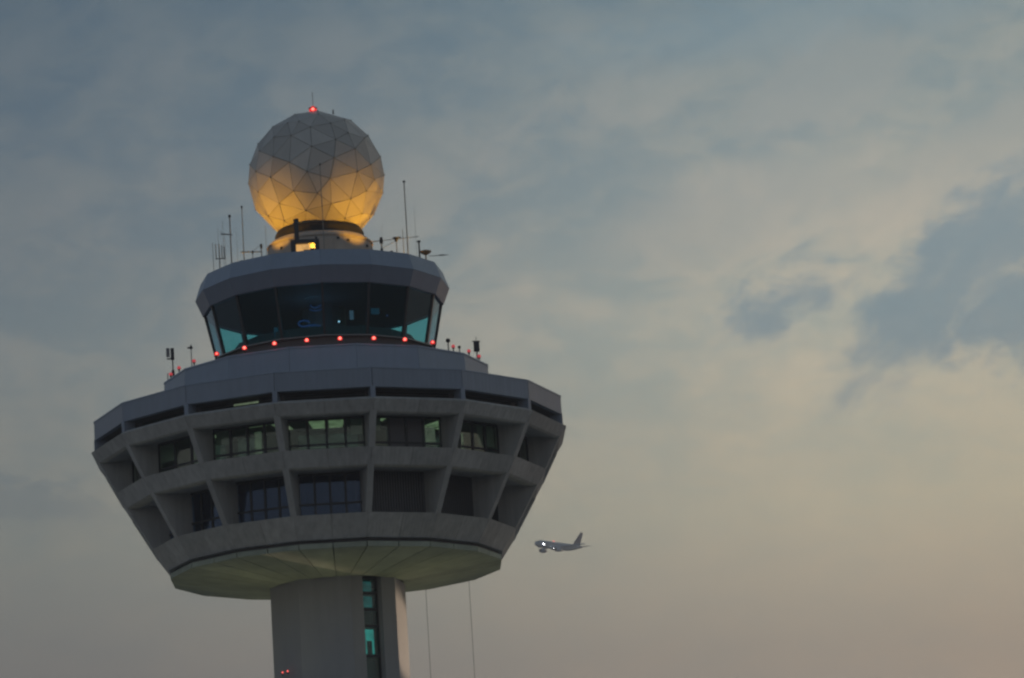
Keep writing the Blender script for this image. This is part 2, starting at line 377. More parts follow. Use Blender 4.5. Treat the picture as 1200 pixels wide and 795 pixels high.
# storey interiors: floor, ceiling and core wall so that glass has something behind it
MB().lathe([(0.1, 61.5), (RW_U, 61.5)], 16, ph=R(PH-11.25)).build('office_ceiling', 'ceiling', T)
MB().lathe([(0.1, 59.3), (RW_U, 59.3)], 16, ph=R(PH-11.25)).build('office_floor', 'darkwall', T)
MB().lathe([(8.2, 59.3), (8.2, 61.5)], 16, ph=R(PH-11.25)).build('office_core_wall', 'roomwall', T)
MB().lathe([(0.1, 58.76), (RW_L, 58.76)], 16, ph=R(PH-11.25)).build('plant_ceiling', 'darkwall', T)
MB().lathe([(0.1, 56.0), (RW_L, 56.0)], 16, ph=R(PH-11.25)).build('plant_floor', 'darkwall', T)
MB().lathe([(7.0, 56.0), (7.0, 58.76)], 16, ph=R(PH-11.25)).build('plant_core_wall', 'darkwall', T)

def window(bay, rw, z0, z1, n, ztr, gmat, solid=()):
    a, b = pod(bay)
    fr = MB()
    P = lambda za, zb, d=.06: [(rw+d, za), (rw+d, zb), (rw-d, zb), (rw-d, za)]
    fr.seg(P(z1-.16, z1), a, b, .02, .98); fr.seg(P(z0, z0+.10), a, b, .02, .98)
    fr.seg(P(z0, z1), a, b, .02, .045); fr.seg(P(z0, z1), a, b, .955, .98)
    f = fr.build('window_frame', 'dark', T)
    xs = [.045+.91*k/n for k in range(n+1)]
    for k in range(1, n):
        MB().seg(P(z0+.10, z1-.16, .055), a, b, xs[k]-.016, xs[k]+.016).build('mullion', 'dark', f)
    MB().seg(P(ztr-.055, ztr+.055, .055), a, b, .045, .955).build('transom', 'dark', f)
    for k in range(n):
        for za, zb in ((z0+.10, ztr-.055), (ztr+.055, z1-.16)):
            mt = 'louvre' if k in solid else gmat
            MB().seg([(rw+.01, za), (rw+.01, zb), (rw-.01, zb), (rw-.01, za)], a, b, xs[k]+.017, xs[k+1]-.017).build('window_pane', mt, f)
# bay 0 is centred in front; bays 14,15 to its left, 1,2,3 to its right
up = {12: (3, ()), 13: (3, ()), 14: (3, ()), 15: (4, ()), 0: (4, ()), 1: (4, (1, 2)), 2: (4, ()), 3: (3, ()), 4: (3, ())}
for bay, (n, sol) in up.items(): window(bay, RW_U, 59.33, 61.54, n, 60.0, 'glass_up', sol)
for bay in range(5, 12): window(bay, RW_U, 59.33, 61.54, 3, 60.0, 'glass_up')
for bay in (12, 13, 14, 15, 0): window(bay, RW_L, 56.1, 58.78, 4, 57.0, 'glass_low')
for bay in range(1, 12):      # blind louvred bays
    a, b = pod(bay)
    MB().seg([(RW_L, 56.05), (RW_L, 58.78), (RW_L-.1, 58.78), (RW_L-.1, 56.05)], a, b).build('plant_wall', 'louvre', T)
    if bay in (1, 2, 3):
        for k in range(1, 24):
            MB().seg([(RW_L+.05, 56.1), (RW_L+.05, 58.76), (RW_L, 58.76), (RW_L, 56.1)], a, b, k/24-.006, k/24+.006).build('louvre_slat', 'dark', T)
# fluorescent panels and partitions that glow in place of room light inside the office storey
def lamp(bay, t0, t1, r0, r1, z=61.46):
    MB().seg([(r0, z), (r1, z), (r1, z+.025), (r0, z+.025)], *pod(bay), t0, t1).build('ceiling_light', 'lamp_green', T)
lamp(0, .27, .49, 9.0, 11.1); lamp(0, .53, .74, 9.0, 11.1); lamp(15, .78, .97, 9.2, 11.2); lamp(15, .48, .72, 11.2, 11.45)
lamp(1, .2, .28, 10.6, 11.4); lamp(2, .05, .28, 9.0, 11.0); lamp(2, .36, .56, 9.3, 10.6); lamp(14, .45, .62, 10.2, 10.9); lamp(14, .75, .9, 10.2, 10.7)
def partition(bay, t0, t1, r, z0, z1, m):
    MB().seg([(r, z0), (r, z1), (r-.05, z1), (r-.05, z0)], *pod(bay), t0, t1).build('glow_partition', m, T)
M['part_glow'] = emit_var('green_partition_glow', (.30, .40, .28), .20, 2.0, .6)
M['part_faint_glow'] = emit_var('green_partition_faint_glow', (.10, .17, .15), .16, 1.5, .3)
partition(15, .55, .64, 11.3, 59.9, 61.15, 'part_glow'); partition(1, .78, .93, 11.4, 60.05, 61.0, 'part_glow')
partition(0, .02, .98, 8.9, 59.4, 61.1, 'part_faint_glow'); partition(2, .05, .6, 8.9, 59.4, 61.1, 'part_faint_glow'); partition(14, .3, .98, 10.3, 59.4, 61.1, 'part_faint_glow')
partition(1, .28, .42, 11.2, 59.6, 60.9, 'part_faint_glow'); partition(15, .2, .5, 10.4, 59.4, 61.1, 'part_faint_glow'); partition(2, .38, .46, 11.2, 59.9, 60.9, 'part_glow')

# upper drum wall under the cab, one cladding panel per facet
for i in range(16):
    a, b = pod(i)
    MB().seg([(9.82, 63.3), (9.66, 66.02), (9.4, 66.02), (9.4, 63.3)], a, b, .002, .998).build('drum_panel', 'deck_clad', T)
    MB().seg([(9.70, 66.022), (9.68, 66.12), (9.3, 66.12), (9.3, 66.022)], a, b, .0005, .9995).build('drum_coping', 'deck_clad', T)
MB().lathe([(0.1, 66.05), (9.35, 66.05)], 16, ph=R(PH-11.25)).build('cab_deck', 'roof', T)

# cab (its corners are turned half a bay)
CA = [22.5*i for i in range(16)]
for i in range(16):
    a, b = CA[i], CA[i]+22.5
    MB().seg([(6.40, 66.05), (6.46, 67.3), (6.2, 67.3), (6.2, 66.05)], a, b, .002, .998).build('cab_base_wall', 'darkwall', T)
    MB().seg([(6.72, 67.302), (6.72, 67.37), (6.2, 67.37), (6.2, 67.302)], a, b, .001, .999).build('cab_sill', 'steel', T)
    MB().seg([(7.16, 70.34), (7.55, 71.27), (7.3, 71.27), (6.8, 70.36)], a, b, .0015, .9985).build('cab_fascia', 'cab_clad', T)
    MB().seg([(7.56, 71.285), (7.22, 72.28), (7.0, 72.28), (7.3, 71.275)], a, b, .0015, .9985).build('cab_roof_edge', 'deck_clad', T)
    MB().seg([(6.40, 67.38), (7.02, 70.36), (7.005, 70.36), (6.385, 67.38)], a, b, .022, .978).build('cab_window_pane', 'glass_cab', T)
    fin([(6.46, 67.37), (7.10, 70.36), (6.92, 70.36), (6.28, 67.37)], a, .13).build('cab_mullion', 'dark', T)
MB().lathe([(0.1, 72.3), (7.1, 72.3)], 16).build('cab_roof', 'roof', T)
MB().lathe([(0.1, 70.37), (6.9, 70.37)], 16).build('cab_ceiling', 'darkwall', T)
MB().lathe([(0.1, 67.1), (6.3, 67.1)], 16).build('cab_floor', 'darkwall', T)
MB().lathe([(1.3, 67.1), (1.3, 70.37)], 16).build('cab_core', 'darkwall', T)
MB().lathe([(3.9, 67.1), (3.9, 68.3), (5.45, 68.15), (5.45, 67.1)], 16).build('controller_desk', 'darkwall', T)
def screen(c, d, rot, m):
    s_ = MB().box(c, d, rot).build('display_screen', m, T)
    return s_
# monitors and desk lamps seen through the cab glass
def arc(cx, y, cz, rx, rz, a0, a1, m, th=.05):
    mb = MB(); n = 10
    for k in range(n):
        p, q = R(a0+(a1-a0)*k/n), R(a0+(a1-a0)*(k+1)/n)
        mb.tube((cx+rx*cos(p), y, cz+rz*sin(p)), (cx+rx*cos(q), y, cz+rz*sin(q)), th, n=6)
    return mb.build('display_glow_tube', m, T)
arc(-.45, -4.6, 69.62, .28, .16, 170, 370, 'screen', .035); arc(-.45, -4.6, 69.42, .34, .14, 190, 350, 'screen', .03)
arc(-.55, -4.6, 69.95, .5, .16, 60, 170, 'screen2', .02)
arc(-1.15, -4.6, 68.55, .34, .18, 20, 330, 'screen', .05); screen((-.32, -4.6, 68.1), (.2, .05, .62), 0, 'screen')
screen((-.7, -4.6, 68.42), (.5, .05, .1), 0, 'screen'); screen((-1.5, -4.6, 67.95), (.3, .05, .25), 0, 'screen2')
screen((-2.8, -4.5, 68.15), (.25, .05, .55), 0, 'screen2'); screen((3.0, -4.0, 69.2), (.5, .05, .35), .3, 'screen2')
MB().ball((.87, -4.0, 68.7), .055).build('desk_lamp', 'whitelamp', T)
MB().ball((3.7, -3.6, 69.0), .05).build('desk_lamp', 'screen', T)
M['greyglow'] = emit('grey_pillar_lamp', (.16, .20, .28), .3)
screen((1.63, -3.0, 69.28), (.24, .05, .55), 0, 'greyglow')  # glowing panel for the grey pillar lamp
# people / equipment silhouettes stay in the dark interior: equipment racks on the desk ring
for az_ in (-60, -38, -15, 12, 30, 52):
    MB().box((4.3*sin(R(az_)), -4.3*cos(R(az_)), 68.2), (.55, .3, .5), R(az_)).build('desk_monitor', 'darkwall', T)

cl = bpy.data.lights.new('cab_fill_light', 'POINT'); cl.energy = 14; cl.color = (.45, .62, 1.0); cl.shadow_soft_size = .5  # added blue fill lamp, lifts the dark cab interior
clo = bpy.data.objects.new('cab_fill_light', cl); COL.objects.link(clo); clo.parent = T; clo.location = (-.6, -3.0, 68.8)
# roller blinds half drawn behind some office windows
for bay, t0, t1, zb in ((15, .06, .26, 60.6), (0, .80, .94, 60.5), (2, .62, .92, 60.2), (14, .05, .36, 60.4), (3, .3, .6, 60.7), (13, .5, .9, 60.5), (1, .06, .18, 60.7)):
    MB().seg([(RW_U-.12, zb), (RW_U-.12, 61.42), (RW_U-.14, 61.42), (RW_U-.14, zb)], *pod(bay), t0, t1).build('roller_blind', 'blind', T)
# radome plinth drum on the cab roof
PL = MB().lathe([(3.12, 72.3), (3.14, 74.05), (2.98, 74.45), (2.86, 74.55), (2.62, 74.58)], 40).build('radome_plinth', 'drum', T, smooth=False)
for az_, z in ((-70, 73.6), (-46, 73.75), (20, 74.0), (32, 73.9), (62, 73.8), (75, 73.55)):
    r = 3.17; MB().box((r*sin(R(az_)), -r*cos(R(az_)), z), (.16, .08, .14), R(az_)).build('vent_cover', 'darksteel', PL)
MB().lathe([(3.17, 74.2), (3.17, 74.28), (3.05, 74.28), (3.05, 74.2)], 40).build('plinth_band', 'drum', PL)
# access hatch frame in front of the plinth, with a glowing panel for the floodlit wall behind
H = empty('rooftop_access_hatch', (-.86, -5.9, 72.3), 'dark steel hatch frame with amber glow panel for the floodlit wall in front of the radome plinth', 'hatch')
def hb(c, d, nm, m='darksteel'): return MB().box(c, d).build(nm, m, H)
hb((-.68, 0, .45), (.3, .4, .9), 'side_post'); hb((.70, 0, .45), (.24, .4, .9), 'side_post'); hb((.02, 0, .80), (1.1, .4, .22), 'top_beam')
hb((.02, .16, .40), (1.1, .06, .6), 'wall_glow_panel', 'amberglow'); hb((.12, -.05, .22), (.42, .1, .16), 'threshold_box')
hb((-.46, .1, 1.5), (.26, .24, 1.2), 'mast_post'); hb((-.46, .1, 2.14), (.30, .28, .1), 'mast_cap'); hb((.66, 0, .98), (.14, .2, .16), 'corner_lug')

# ------------------------------------------------------------------ RADOME
RD = empty('radome', (0, 0, 78.46), 'faceted pale radar dome glowing amber underneath on top of the tower', 'radome')
rc, rr = Vector((0, 0, 78.46)), 4.08
NODES = [(-0.048, -0.831, 0.554), (0.244, -0.744, 0.622), (0.491, -0.735, 0.468), (-0.583, -0.659, 0.475), (-0.375, -0.617, 0.692), (-0.046, -0.974, 0.223), (0.305, -0.893, 0.33), (0.579, -0.788, 0.208), (0.725, -0.537, 0.431), (-0.335, -0.834, 0.438), (-0.377, -0.926, 0.014), (-0.13, -0.98, -0.151), (0.269, -0.962, 0.039), (0.595, -0.792, -0.136), (0.195, -0.945, -0.261), (0.798, -0.602, 0.008), (-0.661, -0.737, -0.142), (-0.341, -0.852, -0.396), (-0.555, -0.651, -0.518), (0.193, -0.782, -0.593), (0.477, -0.709, -0.519), (-0.853, -0.444, -0.274), (-0.807, -0.491, 0.327), (-0.871, -0.49, 0.023), (0.003, -0.889, -0.458), (-0.174, -0.729, -0.662), (0.713, -0.59, -0.378), (0.837, -0.513, -0.192), (0.631, -0.401, -0.664), (0.381, -0.532, -0.756), (0.082, -0.602, -0.795), (-0.722, -0.328, -0.609), (-0.495, -0.473, -0.729), (-0.607, -0.78, 0.152), (-0.209, -0.698, 0.685), (-1.0, 0.004, -0.016), (-0.965, -0.116, 0.234), (-0.829, -0.149, 0.539), (-0.602, -0.213, 0.77), (-0.267, -0.257, 0.929), (0.069, -0.266, 0.962), (0.547, -0.223, 0.807), (0.786, -0.306, 0.537), (0.952, -0.183, 0.243), (0.995, -0.097, -0.016), (0.959, -0.057, -0.278), (0.812, -0.015, -0.584), (-0.915, 0.108, -0.389)]
# the dome's joints form an irregular net: the joints one can see, then the rest of the sphere filled at the same spacing
rnd = random.Random(3); pts = [Vector(p).normalized() for p in NODES]
for tries in range(9000):
    z_ = rnd.uniform(-1, 1); a_ = rnd.uniform(0, 2*pi); q_ = math.sqrt(1-z_*z_); v_ = Vector((q_*cos(a_), q_*sin(a_), z_))
    if min((v_-p).length for p in pts) > .31: pts.append(v_)
bm = bmesh.new()
for p in pts: bm.verts.new(p*rr)
bmesh.ops.convex_hull(bm, input=list(bm.verts)); bm.normal_update(); bm.verts.index_update()
zcut = 75.05-78.46
hub = MB(); used = set()
for f in bm.faces:
    ctr = f.calc_center_median()
    if ctr.z < zcut-.12: continue
    vs = [v.co.copy() for v in f.verts]; nrm = f.normal
    ins = [v+(ctr-v).normalized()*.028 for v in vs]
    out = [p*1.0+nrm*(.012+random.uniform(-.004, .004)) for p in ins]; inn = [p-nrm*.05 for p in ins]
    mb = MB().add([p for p in out+inn], [(0, 1, 2), (5, 4, 3), (0, 3, 4, 1), (1, 4, 5, 2), (2, 5, 3, 0)])
    mb.build('radome_panel', 'radome', RD)
    for v in f.verts: used.add(v.index)
bm.verts.ensure_lookup_table()
for i in used:
    p = bm.verts[i].co; n_ = p.normalized(); hub.tube(p-n_*.02, p+n_*.05, .045, .03, 6)
o = hub.build('joint_hubs', 'seam', RD); o['kind'] = 'stuff'
sb = MB(); sb.add([v.co*.993 for v in bm.verts], [tuple(v.index for v in f.verts) for f in bm.faces if f.calc_center_median().z >= zcut-.12])
sb.build('seam_shell', 'seam', RD); bm.free()
MB().lathe([(2.60, 74.5-78.46), (2.66, 74.95-78.46), (2.52, 75.2-78.46), (2.2, 75.22-78.46)], 32).build('base_collar', 'collar', RD)
MB().tube((1.21, 0, 4.0), (1.21, 0, 4.28), .05, .03, 6).build('lightning_stub', 'darksteel', RD)

# ------------------------------------------------------------------ lamps on the structure
def obstruction(name, loc, label, r=.13, core=.07, post=.2, group=None, dim=False, top=False, energy=0.0):
    o = empty(name, loc, label, 'obstruction light', group)
    MB().tube((0, 0, -post), (0, 0, -.04), .035, n=6).build('post', 'darksteel', o)
    MB().tube((0, 0, -.09), (0, 0, -.03), r*.7, n=10).build('base', 'darksteel', o)
    MB().ball((0, 0, .05), r, 12, 8).build('lens', 'reddim' if dim else 'redlens', o, smooth=True)
    if core: MB().ball((0, -r*.75, .05), core, 10, 6).build('bulb', 'redcore', o, smooth=True)
    if top: MB().lathe([(.001, .24), (r*1.1, .17), (r*1.1, .12), (.001, .12)], 12).build('cap', 'darksteel', o)
    if energy:
        l = bpy.data.lights.new('red_glow', 'POINT'); l.energy = energy; l.color = (1, .06, .04); l.shadow_soft_size = .1
        lo = bpy.data.objects.new('red_glow', l); COL.objects.link(lo); lo.parent = o; lo.location = (0, -.3, .1)
    return o
ords = ['outermost left', 'second from the left', 'third from the left', 'fourth from the left', 'fifth from the left', 'sixth from the left', 'seventh from the left',
        'eighth from the left, just left of centre', 'ninth from the left, just right of centre', 'seventh from the right', 'sixth from the right', 'fifth from the right', 'fourth from the right', 'third from the right', 'second from the right', 'outermost right']
angs = [-76, -65.5, -54, -41.5, -29.3, -17.8, -6.3, 5.2, 17.2, 29.0, 41.0, 51.8, 62.5, 73.0]
lab = {0: 'pale red lamp at the left end of the deck edge, beside the finned mast', 1: 'pale red lamp on the deck edge between the two left masts', 2: 'pale red lamp on the left deck edge, nearest the cab',
       3: 'red lamp in front of the bottom left corner of the cab glass', 4: 'glowing red lamp second from the left in front of the cab', 5: 'glowing red lamp third from the left in front of the cab',
       6: 'glowing red lamp below the blue cab screens, left of centre', 7: 'glowing red lamp right of centre below the cab glass', 8: 'glowing red lamp third from the right in front of the cab',
       9: 'glowing red lamp second from the right in front of the cab', 10: 'red lamp in front of the bottom right corner of the cab glass', 11: 'red lamp beside the small camera right of the cab',
       12: 'faint red lamp between the camera and the box antenna, right of the cab', 13: 'pale red lamp under the box antenna at the right end of the deck'}
for i, a_ in enumerate(angs):
    front = 3 <= i <= 10
    rr_ = 9.36
    obstruction('obstruction_light', (rr_*sin(R(a_)), -rr_*cos(R(a_)), 66.42), lab[i], r=.14 if front else .11, core=.085 if 3 < i < 10 else (.06 if front else 0), post=.36,
                group='red lamps round the cab deck', dim=not front, energy=2.0 if 3 < i < 10 else .5)
obstruction('obstruction_light', (0, 0, 82.72), 'red obstruction lamp with dark cap on top of the radar dome', r=.24, core=.10, post=.25, top=True, energy=6)
rod = MB().tube((0.02, 0, 82.95), (0.02, 0, 83.9), .018, n=5).build('lightning_rod', 'steel'); tag(rod, 'thin lightning rod rising above the red lamp on the dome', 'lightning rod')
for k, (x, lb) in enumerate(((-3.42, 'left of the pair of small red lamps low on the shaft'), (-3.12, 'right of the pair of small red lamps low on the shaft'))):
    # sits on the left shaft face
    obstruction('shaft_light', (x, -2.05-(.45 if k else .0), 48.62), lb, r=.075, core=.03, post=.12, dim=True, group='pair of small red lamps on the shaft')

# amber floodlights round the cab roof, aimed at the dome
fl = [(-48, 'left of the radome plinth'), (-4, 'just behind the roof hatch'), (42, 'right of the radome plinth'), (95, 'at the right edge of the cab roof'), (150, 'behind the radome on the right'), (-100, 'at the left edge of the cab roof'), (-155, 'behind the radome on the left')]
for a_, pl in fl:
    rf = 6.2; p = Vector((rf*sin(R(a_)), -rf*cos(R(a_)), 72.45))
    o = empty('floodlight', p, 'small amber floodlight on the cab roof '+pl, 'floodlight', 'floodlights aimed at the radar dome')
    tgt = Vector((0, 0, 79.3)); d = (tgt-p).normalized()
    MB().tube((0, 0, -.15), (0, 0, .02), .05, n=6).build('bracket', 'darksteel', o)
    MB().tube(d*-.1, d*.1, .10, .16, 10).build('housing', 'darksteel', o)
    MB().tube(d*.10, d*.115, .13, n=10).build('lens', 'amberlamp', o)
    l = bpy.data.lights.new('amber_beam', 'SPOT'); l.energy = 850; l.color = (1.0, .46, .02); l.spot_size = R(58); l.spot_blend = .5; l.shadow_soft_size = .12
    lo = bpy.data.objects.new('amber_beam', l); COL.objects.link(lo); lo.parent = o; lo.location = d*.14
    lo.rotation_euler = (-d).to_track_quat('Z', 'Y').to_euler()
# added unseen uplights on made-up brackets below the frame, to light the soffit
for a_, pl in ((-78, 'left'), (-28, 'front left'), (30, 'front right'), (82, 'right'), (150, 'rear right'), (-150, 'rear left')):
    p = Vector((6.6*sin(R(a_)), -6.6*cos(R(a_)), 42.0)); o = empty('soffit_fill_lamp', p, 'added yellow floodlight lighting the soffit from below the pod, '+pl+' side', 'floodlight', 'added uplights below the soffit')
    MB().tube((0, 0, -.1), (-2.7*sin(R(a_)), 2.7*cos(R(a_)), -.3), .06, n=6).build('bracket', 'darksteel', o)  # made-up bracket of the added uplight
    MB().tube((0, 0, -.15), (0, 0, .15), .14, .2, 10).build('housing', 'darksteel', o)  # housing of the added uplight
    l = bpy.data.lights.new('soffit_fill_beam', 'SPOT'); l.energy = 300; l.color = (1.0, .92, .40); l.spot_size = R(58); l.spot_blend = 1.0; l.shadow_soft_size = .2
    lo = bpy.data.objects.new('soffit_fill_beam', l); COL.objects.link(lo); lo.parent = o; lo.location = (0, 0, .2)
    d = Vector((.02*sin(R(a_)), -.02*cos(R(a_)), 1)).normalized(); lo.rotation_euler = (-d).to_track_quat('Z', 'Y').to_euler()

# added unseen mast, put in to brighten the right face of the shaft
o = empty('added_light_mast', (31, 21, 0), 'added floodlight mast out of view behind and right of the tower', 'light mast')
MB().tube((0, 0, 0), (0, 0, 42), .38, .16, 12).build('pole', 'steel', o); MB().box((0, 0, 42.1), (1.8, .3, .25), R(35)).build('added_head_beam', 'steel', o)
MB().box((-.35, -.25, 42.45), (.7, .35, .5), R(-55)).build('added_lamp_housing', 'darksteel', o)
l = bpy.data.lights.new('shaft_fill_beam', 'SPOT'); l.energy = 36000; l.color = (1.0, .74, .52); l.spot_size = R(9); l.spot_blend = .6; l.shadow_soft_size = .3
lo = bpy.data.objects.new('shaft_fill_beam', l); COL.objects.link(lo); lo.parent = o; lo.location = (-.7, -.5, 42.6)
d = (Vector((4.2, -.2, 50.3))-Vector((30.3, 20.5, 42.6))).normalized(); lo.rotation_euler = (-d).to_track_quat('Z', 'Y').to_euler()

# ------------------------------------------------------------------ antennas
def thing1(mb, name, m, label, cat, group=None): return tag(mb.build(name, m), label, cat, group)
ZR = 72.3
def mast(x, y, z1, r, label, zb=ZR, name='whip_antenna', cap=None, extra=None, m='steel'):
    r *= .78
    o = empty(name, (x, y, zb), label, 'antenna', 'antennas on the cab roof' if zb == ZR else 'masts on the cab deck')
    MB().tube((0, 0, 0), (0, 0, z1-zb), r, r*.8, 6).build('pole', m, o)
    MB().tube((0, 0, 0), (0, 0, .12), r*2.5, n=6).build('base', m, o)
    if cap: MB().tube((0, 0, z1-zb-.05), (0, 0, z1-zb+cap), r*1.9, n=6).build('tip', 'darksteel', o)
    if extra: extra(o, z1-zb)
    return o
mast(-6.37, -.2, 74.82, .025, 'leftmost short thin antenna on the roof edge')
def twin(o, h):
    for dx, hh in ((-.2, .0), (.16, -.1), (.3, -.18)): MB().tube((dx, 0, h-.95), (dx, 0, h+hh), .028, n=6).build('element', 'steel', o)
    MB().tube((-.22, 0, h-.9), (.34, 0, h-.9), .03, n=6).build('crossarm', 'steel', o)
mast(-6.0, -.2, 74.7, .05, 'stubby antenna with a cluster of upright elements near the left roof edge', extra=twin)
mast(-6.05, .6, 75.9, .014, 'very fine whip behind the stubby element cluster'); mast(-5.75, .4, 76.3, .014, 'fine whip between the stubby cluster and the crossarm mast')
mast(-5.65, 0, 75.47, .014, 'short hair thin whip left of the crossarm mast')
def cross(o, h):
    MB().tube((-.55, 0, h-1.05), (.12, 0, h-1.12), .035, n=6).build('crossarm', 'steel', o); MB().tube((-.55, 0, h-1.15), (-.55, 0, h-.85), .015, n=5).build('element', 'steel', o)
mast(-5.3, 0, 76.4, .055, 'tall mast with one short crossarm, left side of the roof', cap=.1, extra=cross)
mast(-4.55, 0, 76.94, .04, 'tallest plain whip on the left side of the roof', cap=.08)
mast(-4.95, .8, 75.6, .012, 'hair thin whip between the two tall left masts')
def yagi(o, h):
    MB().tube((-1.25, 0, h-.42), (.05, 0, h-.46), .03, n=6).build('boom', 'steel', o)
    MB().tube((-.5, 0, h-.4), (0, 0, h+.0), .012, n=5).build('stay', 'steel', o); MB().box((0, 0, h-.12), (.14, .12, .26)).build('junction_box', 'darksteel', o)
    for x in (-1.1, -.8, -.5): MB().tube((x, -.3, h-.43), (x, .3, h-.43), .014, n=5).build('element', 'steel', o)
mast(-3.5, 0, 74.6, .045, 'low post with a horizontal boom pointing left, beside the radome plinth', name='yagi_antenna', extra=yagi)
mast(-4.02, -.4, 74.0, .035, 'tiny stub with a ball tip under the horizontal boom', cap=.12)
mast(-3.2, .3, 75.85, .018, 'thin whip just left of the radome plinth')
mast(.24, -5.0, 77.95, .035, 'pale thin mast standing in front of the radar dome', cap=.05, m='steel')
def yagi2(o, h):
    MB().tube((-.75, 0, h-.05), (2.25, 0, h+.14), .02, n=6).build('boom', 'steel', o); MB().box((0, 0, h-.05), (.2, .16, .24)).build('junction_box', 'darksteel', o)
    MB().tube((0, 0, h-.5), (1.0, 0, h+.02), .014, n=5).build('stay', 'steel', o)
    MB().tube((-.7, 0, h-.05), (-.2, 0, h-.02), .03, n=5).build('element', 'steel', o)
    MB().box((0, 0, h-.75), (.15, .14, .5)).build('bracket_box', 'darksteel', o)
mast(3.66, 0, 74.45, .06, 'dark post carrying a long horizontal boom, right of the plinth', name='yagi_antenna', cap=.2, extra=yagi2)
def head(o, h): MB().tube((0, 0, h-.28), (0, 0, h), .04, .17, 8).build('head', 'darksteel', o); MB().tube((-.22, 0, h-.02), (.28, 0, h+.0), .04, n=6).build('crossbar', 'darksteel', o)
mast(4.56, .0, 74.6, .04, 'post with a dark triangular head on the right of the roof', extra=head)
mast(3.75, .8, 75.6, .01, 'hair thin whip above the dark boom post')
mast(5.22, 0, 78.02, .05, 'tallest mast on the right side of the roof', cap=.06)
mast(4.98, .2, 75.13, .03, 'slim mast beside the tallest right mast'); mast(5.75, .5, 76.5, .012, 'hair thin whip right of the tallest mast')
mast(5.9, 0, 74.29, .075, 'thick short stub antenna near the right roof edge', cap=.04, m='darksteel')
def dish(o, h): MB().lathe([(.02, h-.35), (.3, h-.2), (.36, h-.1)], 12, (0, 0)).build('bowl', 'yellow', o); MB().tube((.2, 0, h-.4), (1.35, 0, h-.38), .02, n=5).build('arm', 'steel', o); MB().box((.95, 0, h-.38), (.3, .1, .06)).build('arm_head', 'steel', o)
mast(6.25, -.6, 73.6, .06, 'small ochre fitting with an arm reaching past the right roof edge', name='small_dish_antenna', extra=dish, m='yellow')
# masts on the cab deck
def fins(o, h):
    MB().box((0, 0, h-.22), (.2, .16, .7)).build('antenna_panel', 'darksteel', o); MB().box((-.26, 0, h-.12), (.2, .12, .52)).build('pale_panel', 'steel', o)
    MB().tube((-.34, 0, h-.5), (.08, 0, h-.5), .04, n=6).build('crossarm', 'darksteel', o); MB().box((0, 0, .5), (.16, .16, .3)).build('junction_box', 'darksteel', o)
    MB().tube((-.32, 0, .05), (-.32, 0, .5), .03, n=6).build('stub', 'steel', o)
mast(-8.95, -2.0, 67.95, .055, 'finned mast with two upright panels at the left end of the deck', zb=66.1, name='panel_antenna', extra=fins, m='darksteel')
def cr2(o, h): MB().tube((-.22, 0, h-.22), (.1, 0, h-.22), .05, n=6).build('crossarm', 'darksteel', o); MB().box((0, 0, h-.2), (.13, .12, .2)).build('head', 'darksteel', o)
mast(-7.88, -1.2, 68.45, .04, 'slim mast with a small crosspiece between two red lamps, left deck', zb=66.1, extra=cr2)
def camh(o, h): MB().ball((0, 0, h-.1), .14, 8, 6).build('camera_head', 'darksteel', o)
mast(7.25, -1.0, 68.0, .06, 'small dark camera on a short post right of the cab', zb=66.1, name='deck_camera', extra=camh)
mast(7.9, -.8, 67.5, .06, 'low grey stub between camera and box antenna', zb=66.1, cap=.08)
def bx(o, h): MB().box((0, 0, h-.3), (.34, .25, .62)).build('antenna_box', 'darksteel', o); MB().tube((0, 0, h), (0, 0, h+.3), .02, n=5).build('spike', 'steel', o); MB().tube((-.25, 0, h+.02), (.25, 0, h-.0), .03, n=5).build('crossbar', 'darksteel', o)
mast(8.93, -.6, 67.85, .06, 'dark box antenna with a spike at the right end of the deck', zb=66.1, name='box_antenna', extra=bx)
# two cables hanging from the soffit rim
for x, y, lb in ((5.3, 7.4, 'thin cable hanging from the pod just right of the shaft'), (7.86, 5.2, 'thin cable hanging from the right rim of the pod, farther from the shaft')):
    thing1(MB().tube((x, y, 54.9), (x, y, 0), .014, n=5), 'hanging_cable', 'darksteel', lb, 'cable', 'cables hanging from the pod')

# ------------------------------------------------------------------ AIRLINER climbing far behind
AL = empty('airliner', (110.4, 1602.4, 313.9), 'twin engined airliner climbing to the left, right of the pod, landing light on', 'airplane')
def loft(rings, n=20):
    mb = MB(); vs = []; k = n
    for (x, r, zc, sy) in rings:
        for i in range(n): a = 2*pi*i/n; vs.append((x, r*sy*cos(a), zc+r*sin(a)))
    fs = [(j*k+i, j*k+(i+1) % k, (j+1)*k+(i+1) % k, (j+1)*k+i) for j in range(len(rings)-1) for i in range(k)]
    mb.add(vs, fs+[tuple(range(k))[::-1], tuple(range((len(rings)-1)*k, len(rings)*k))]); return mb
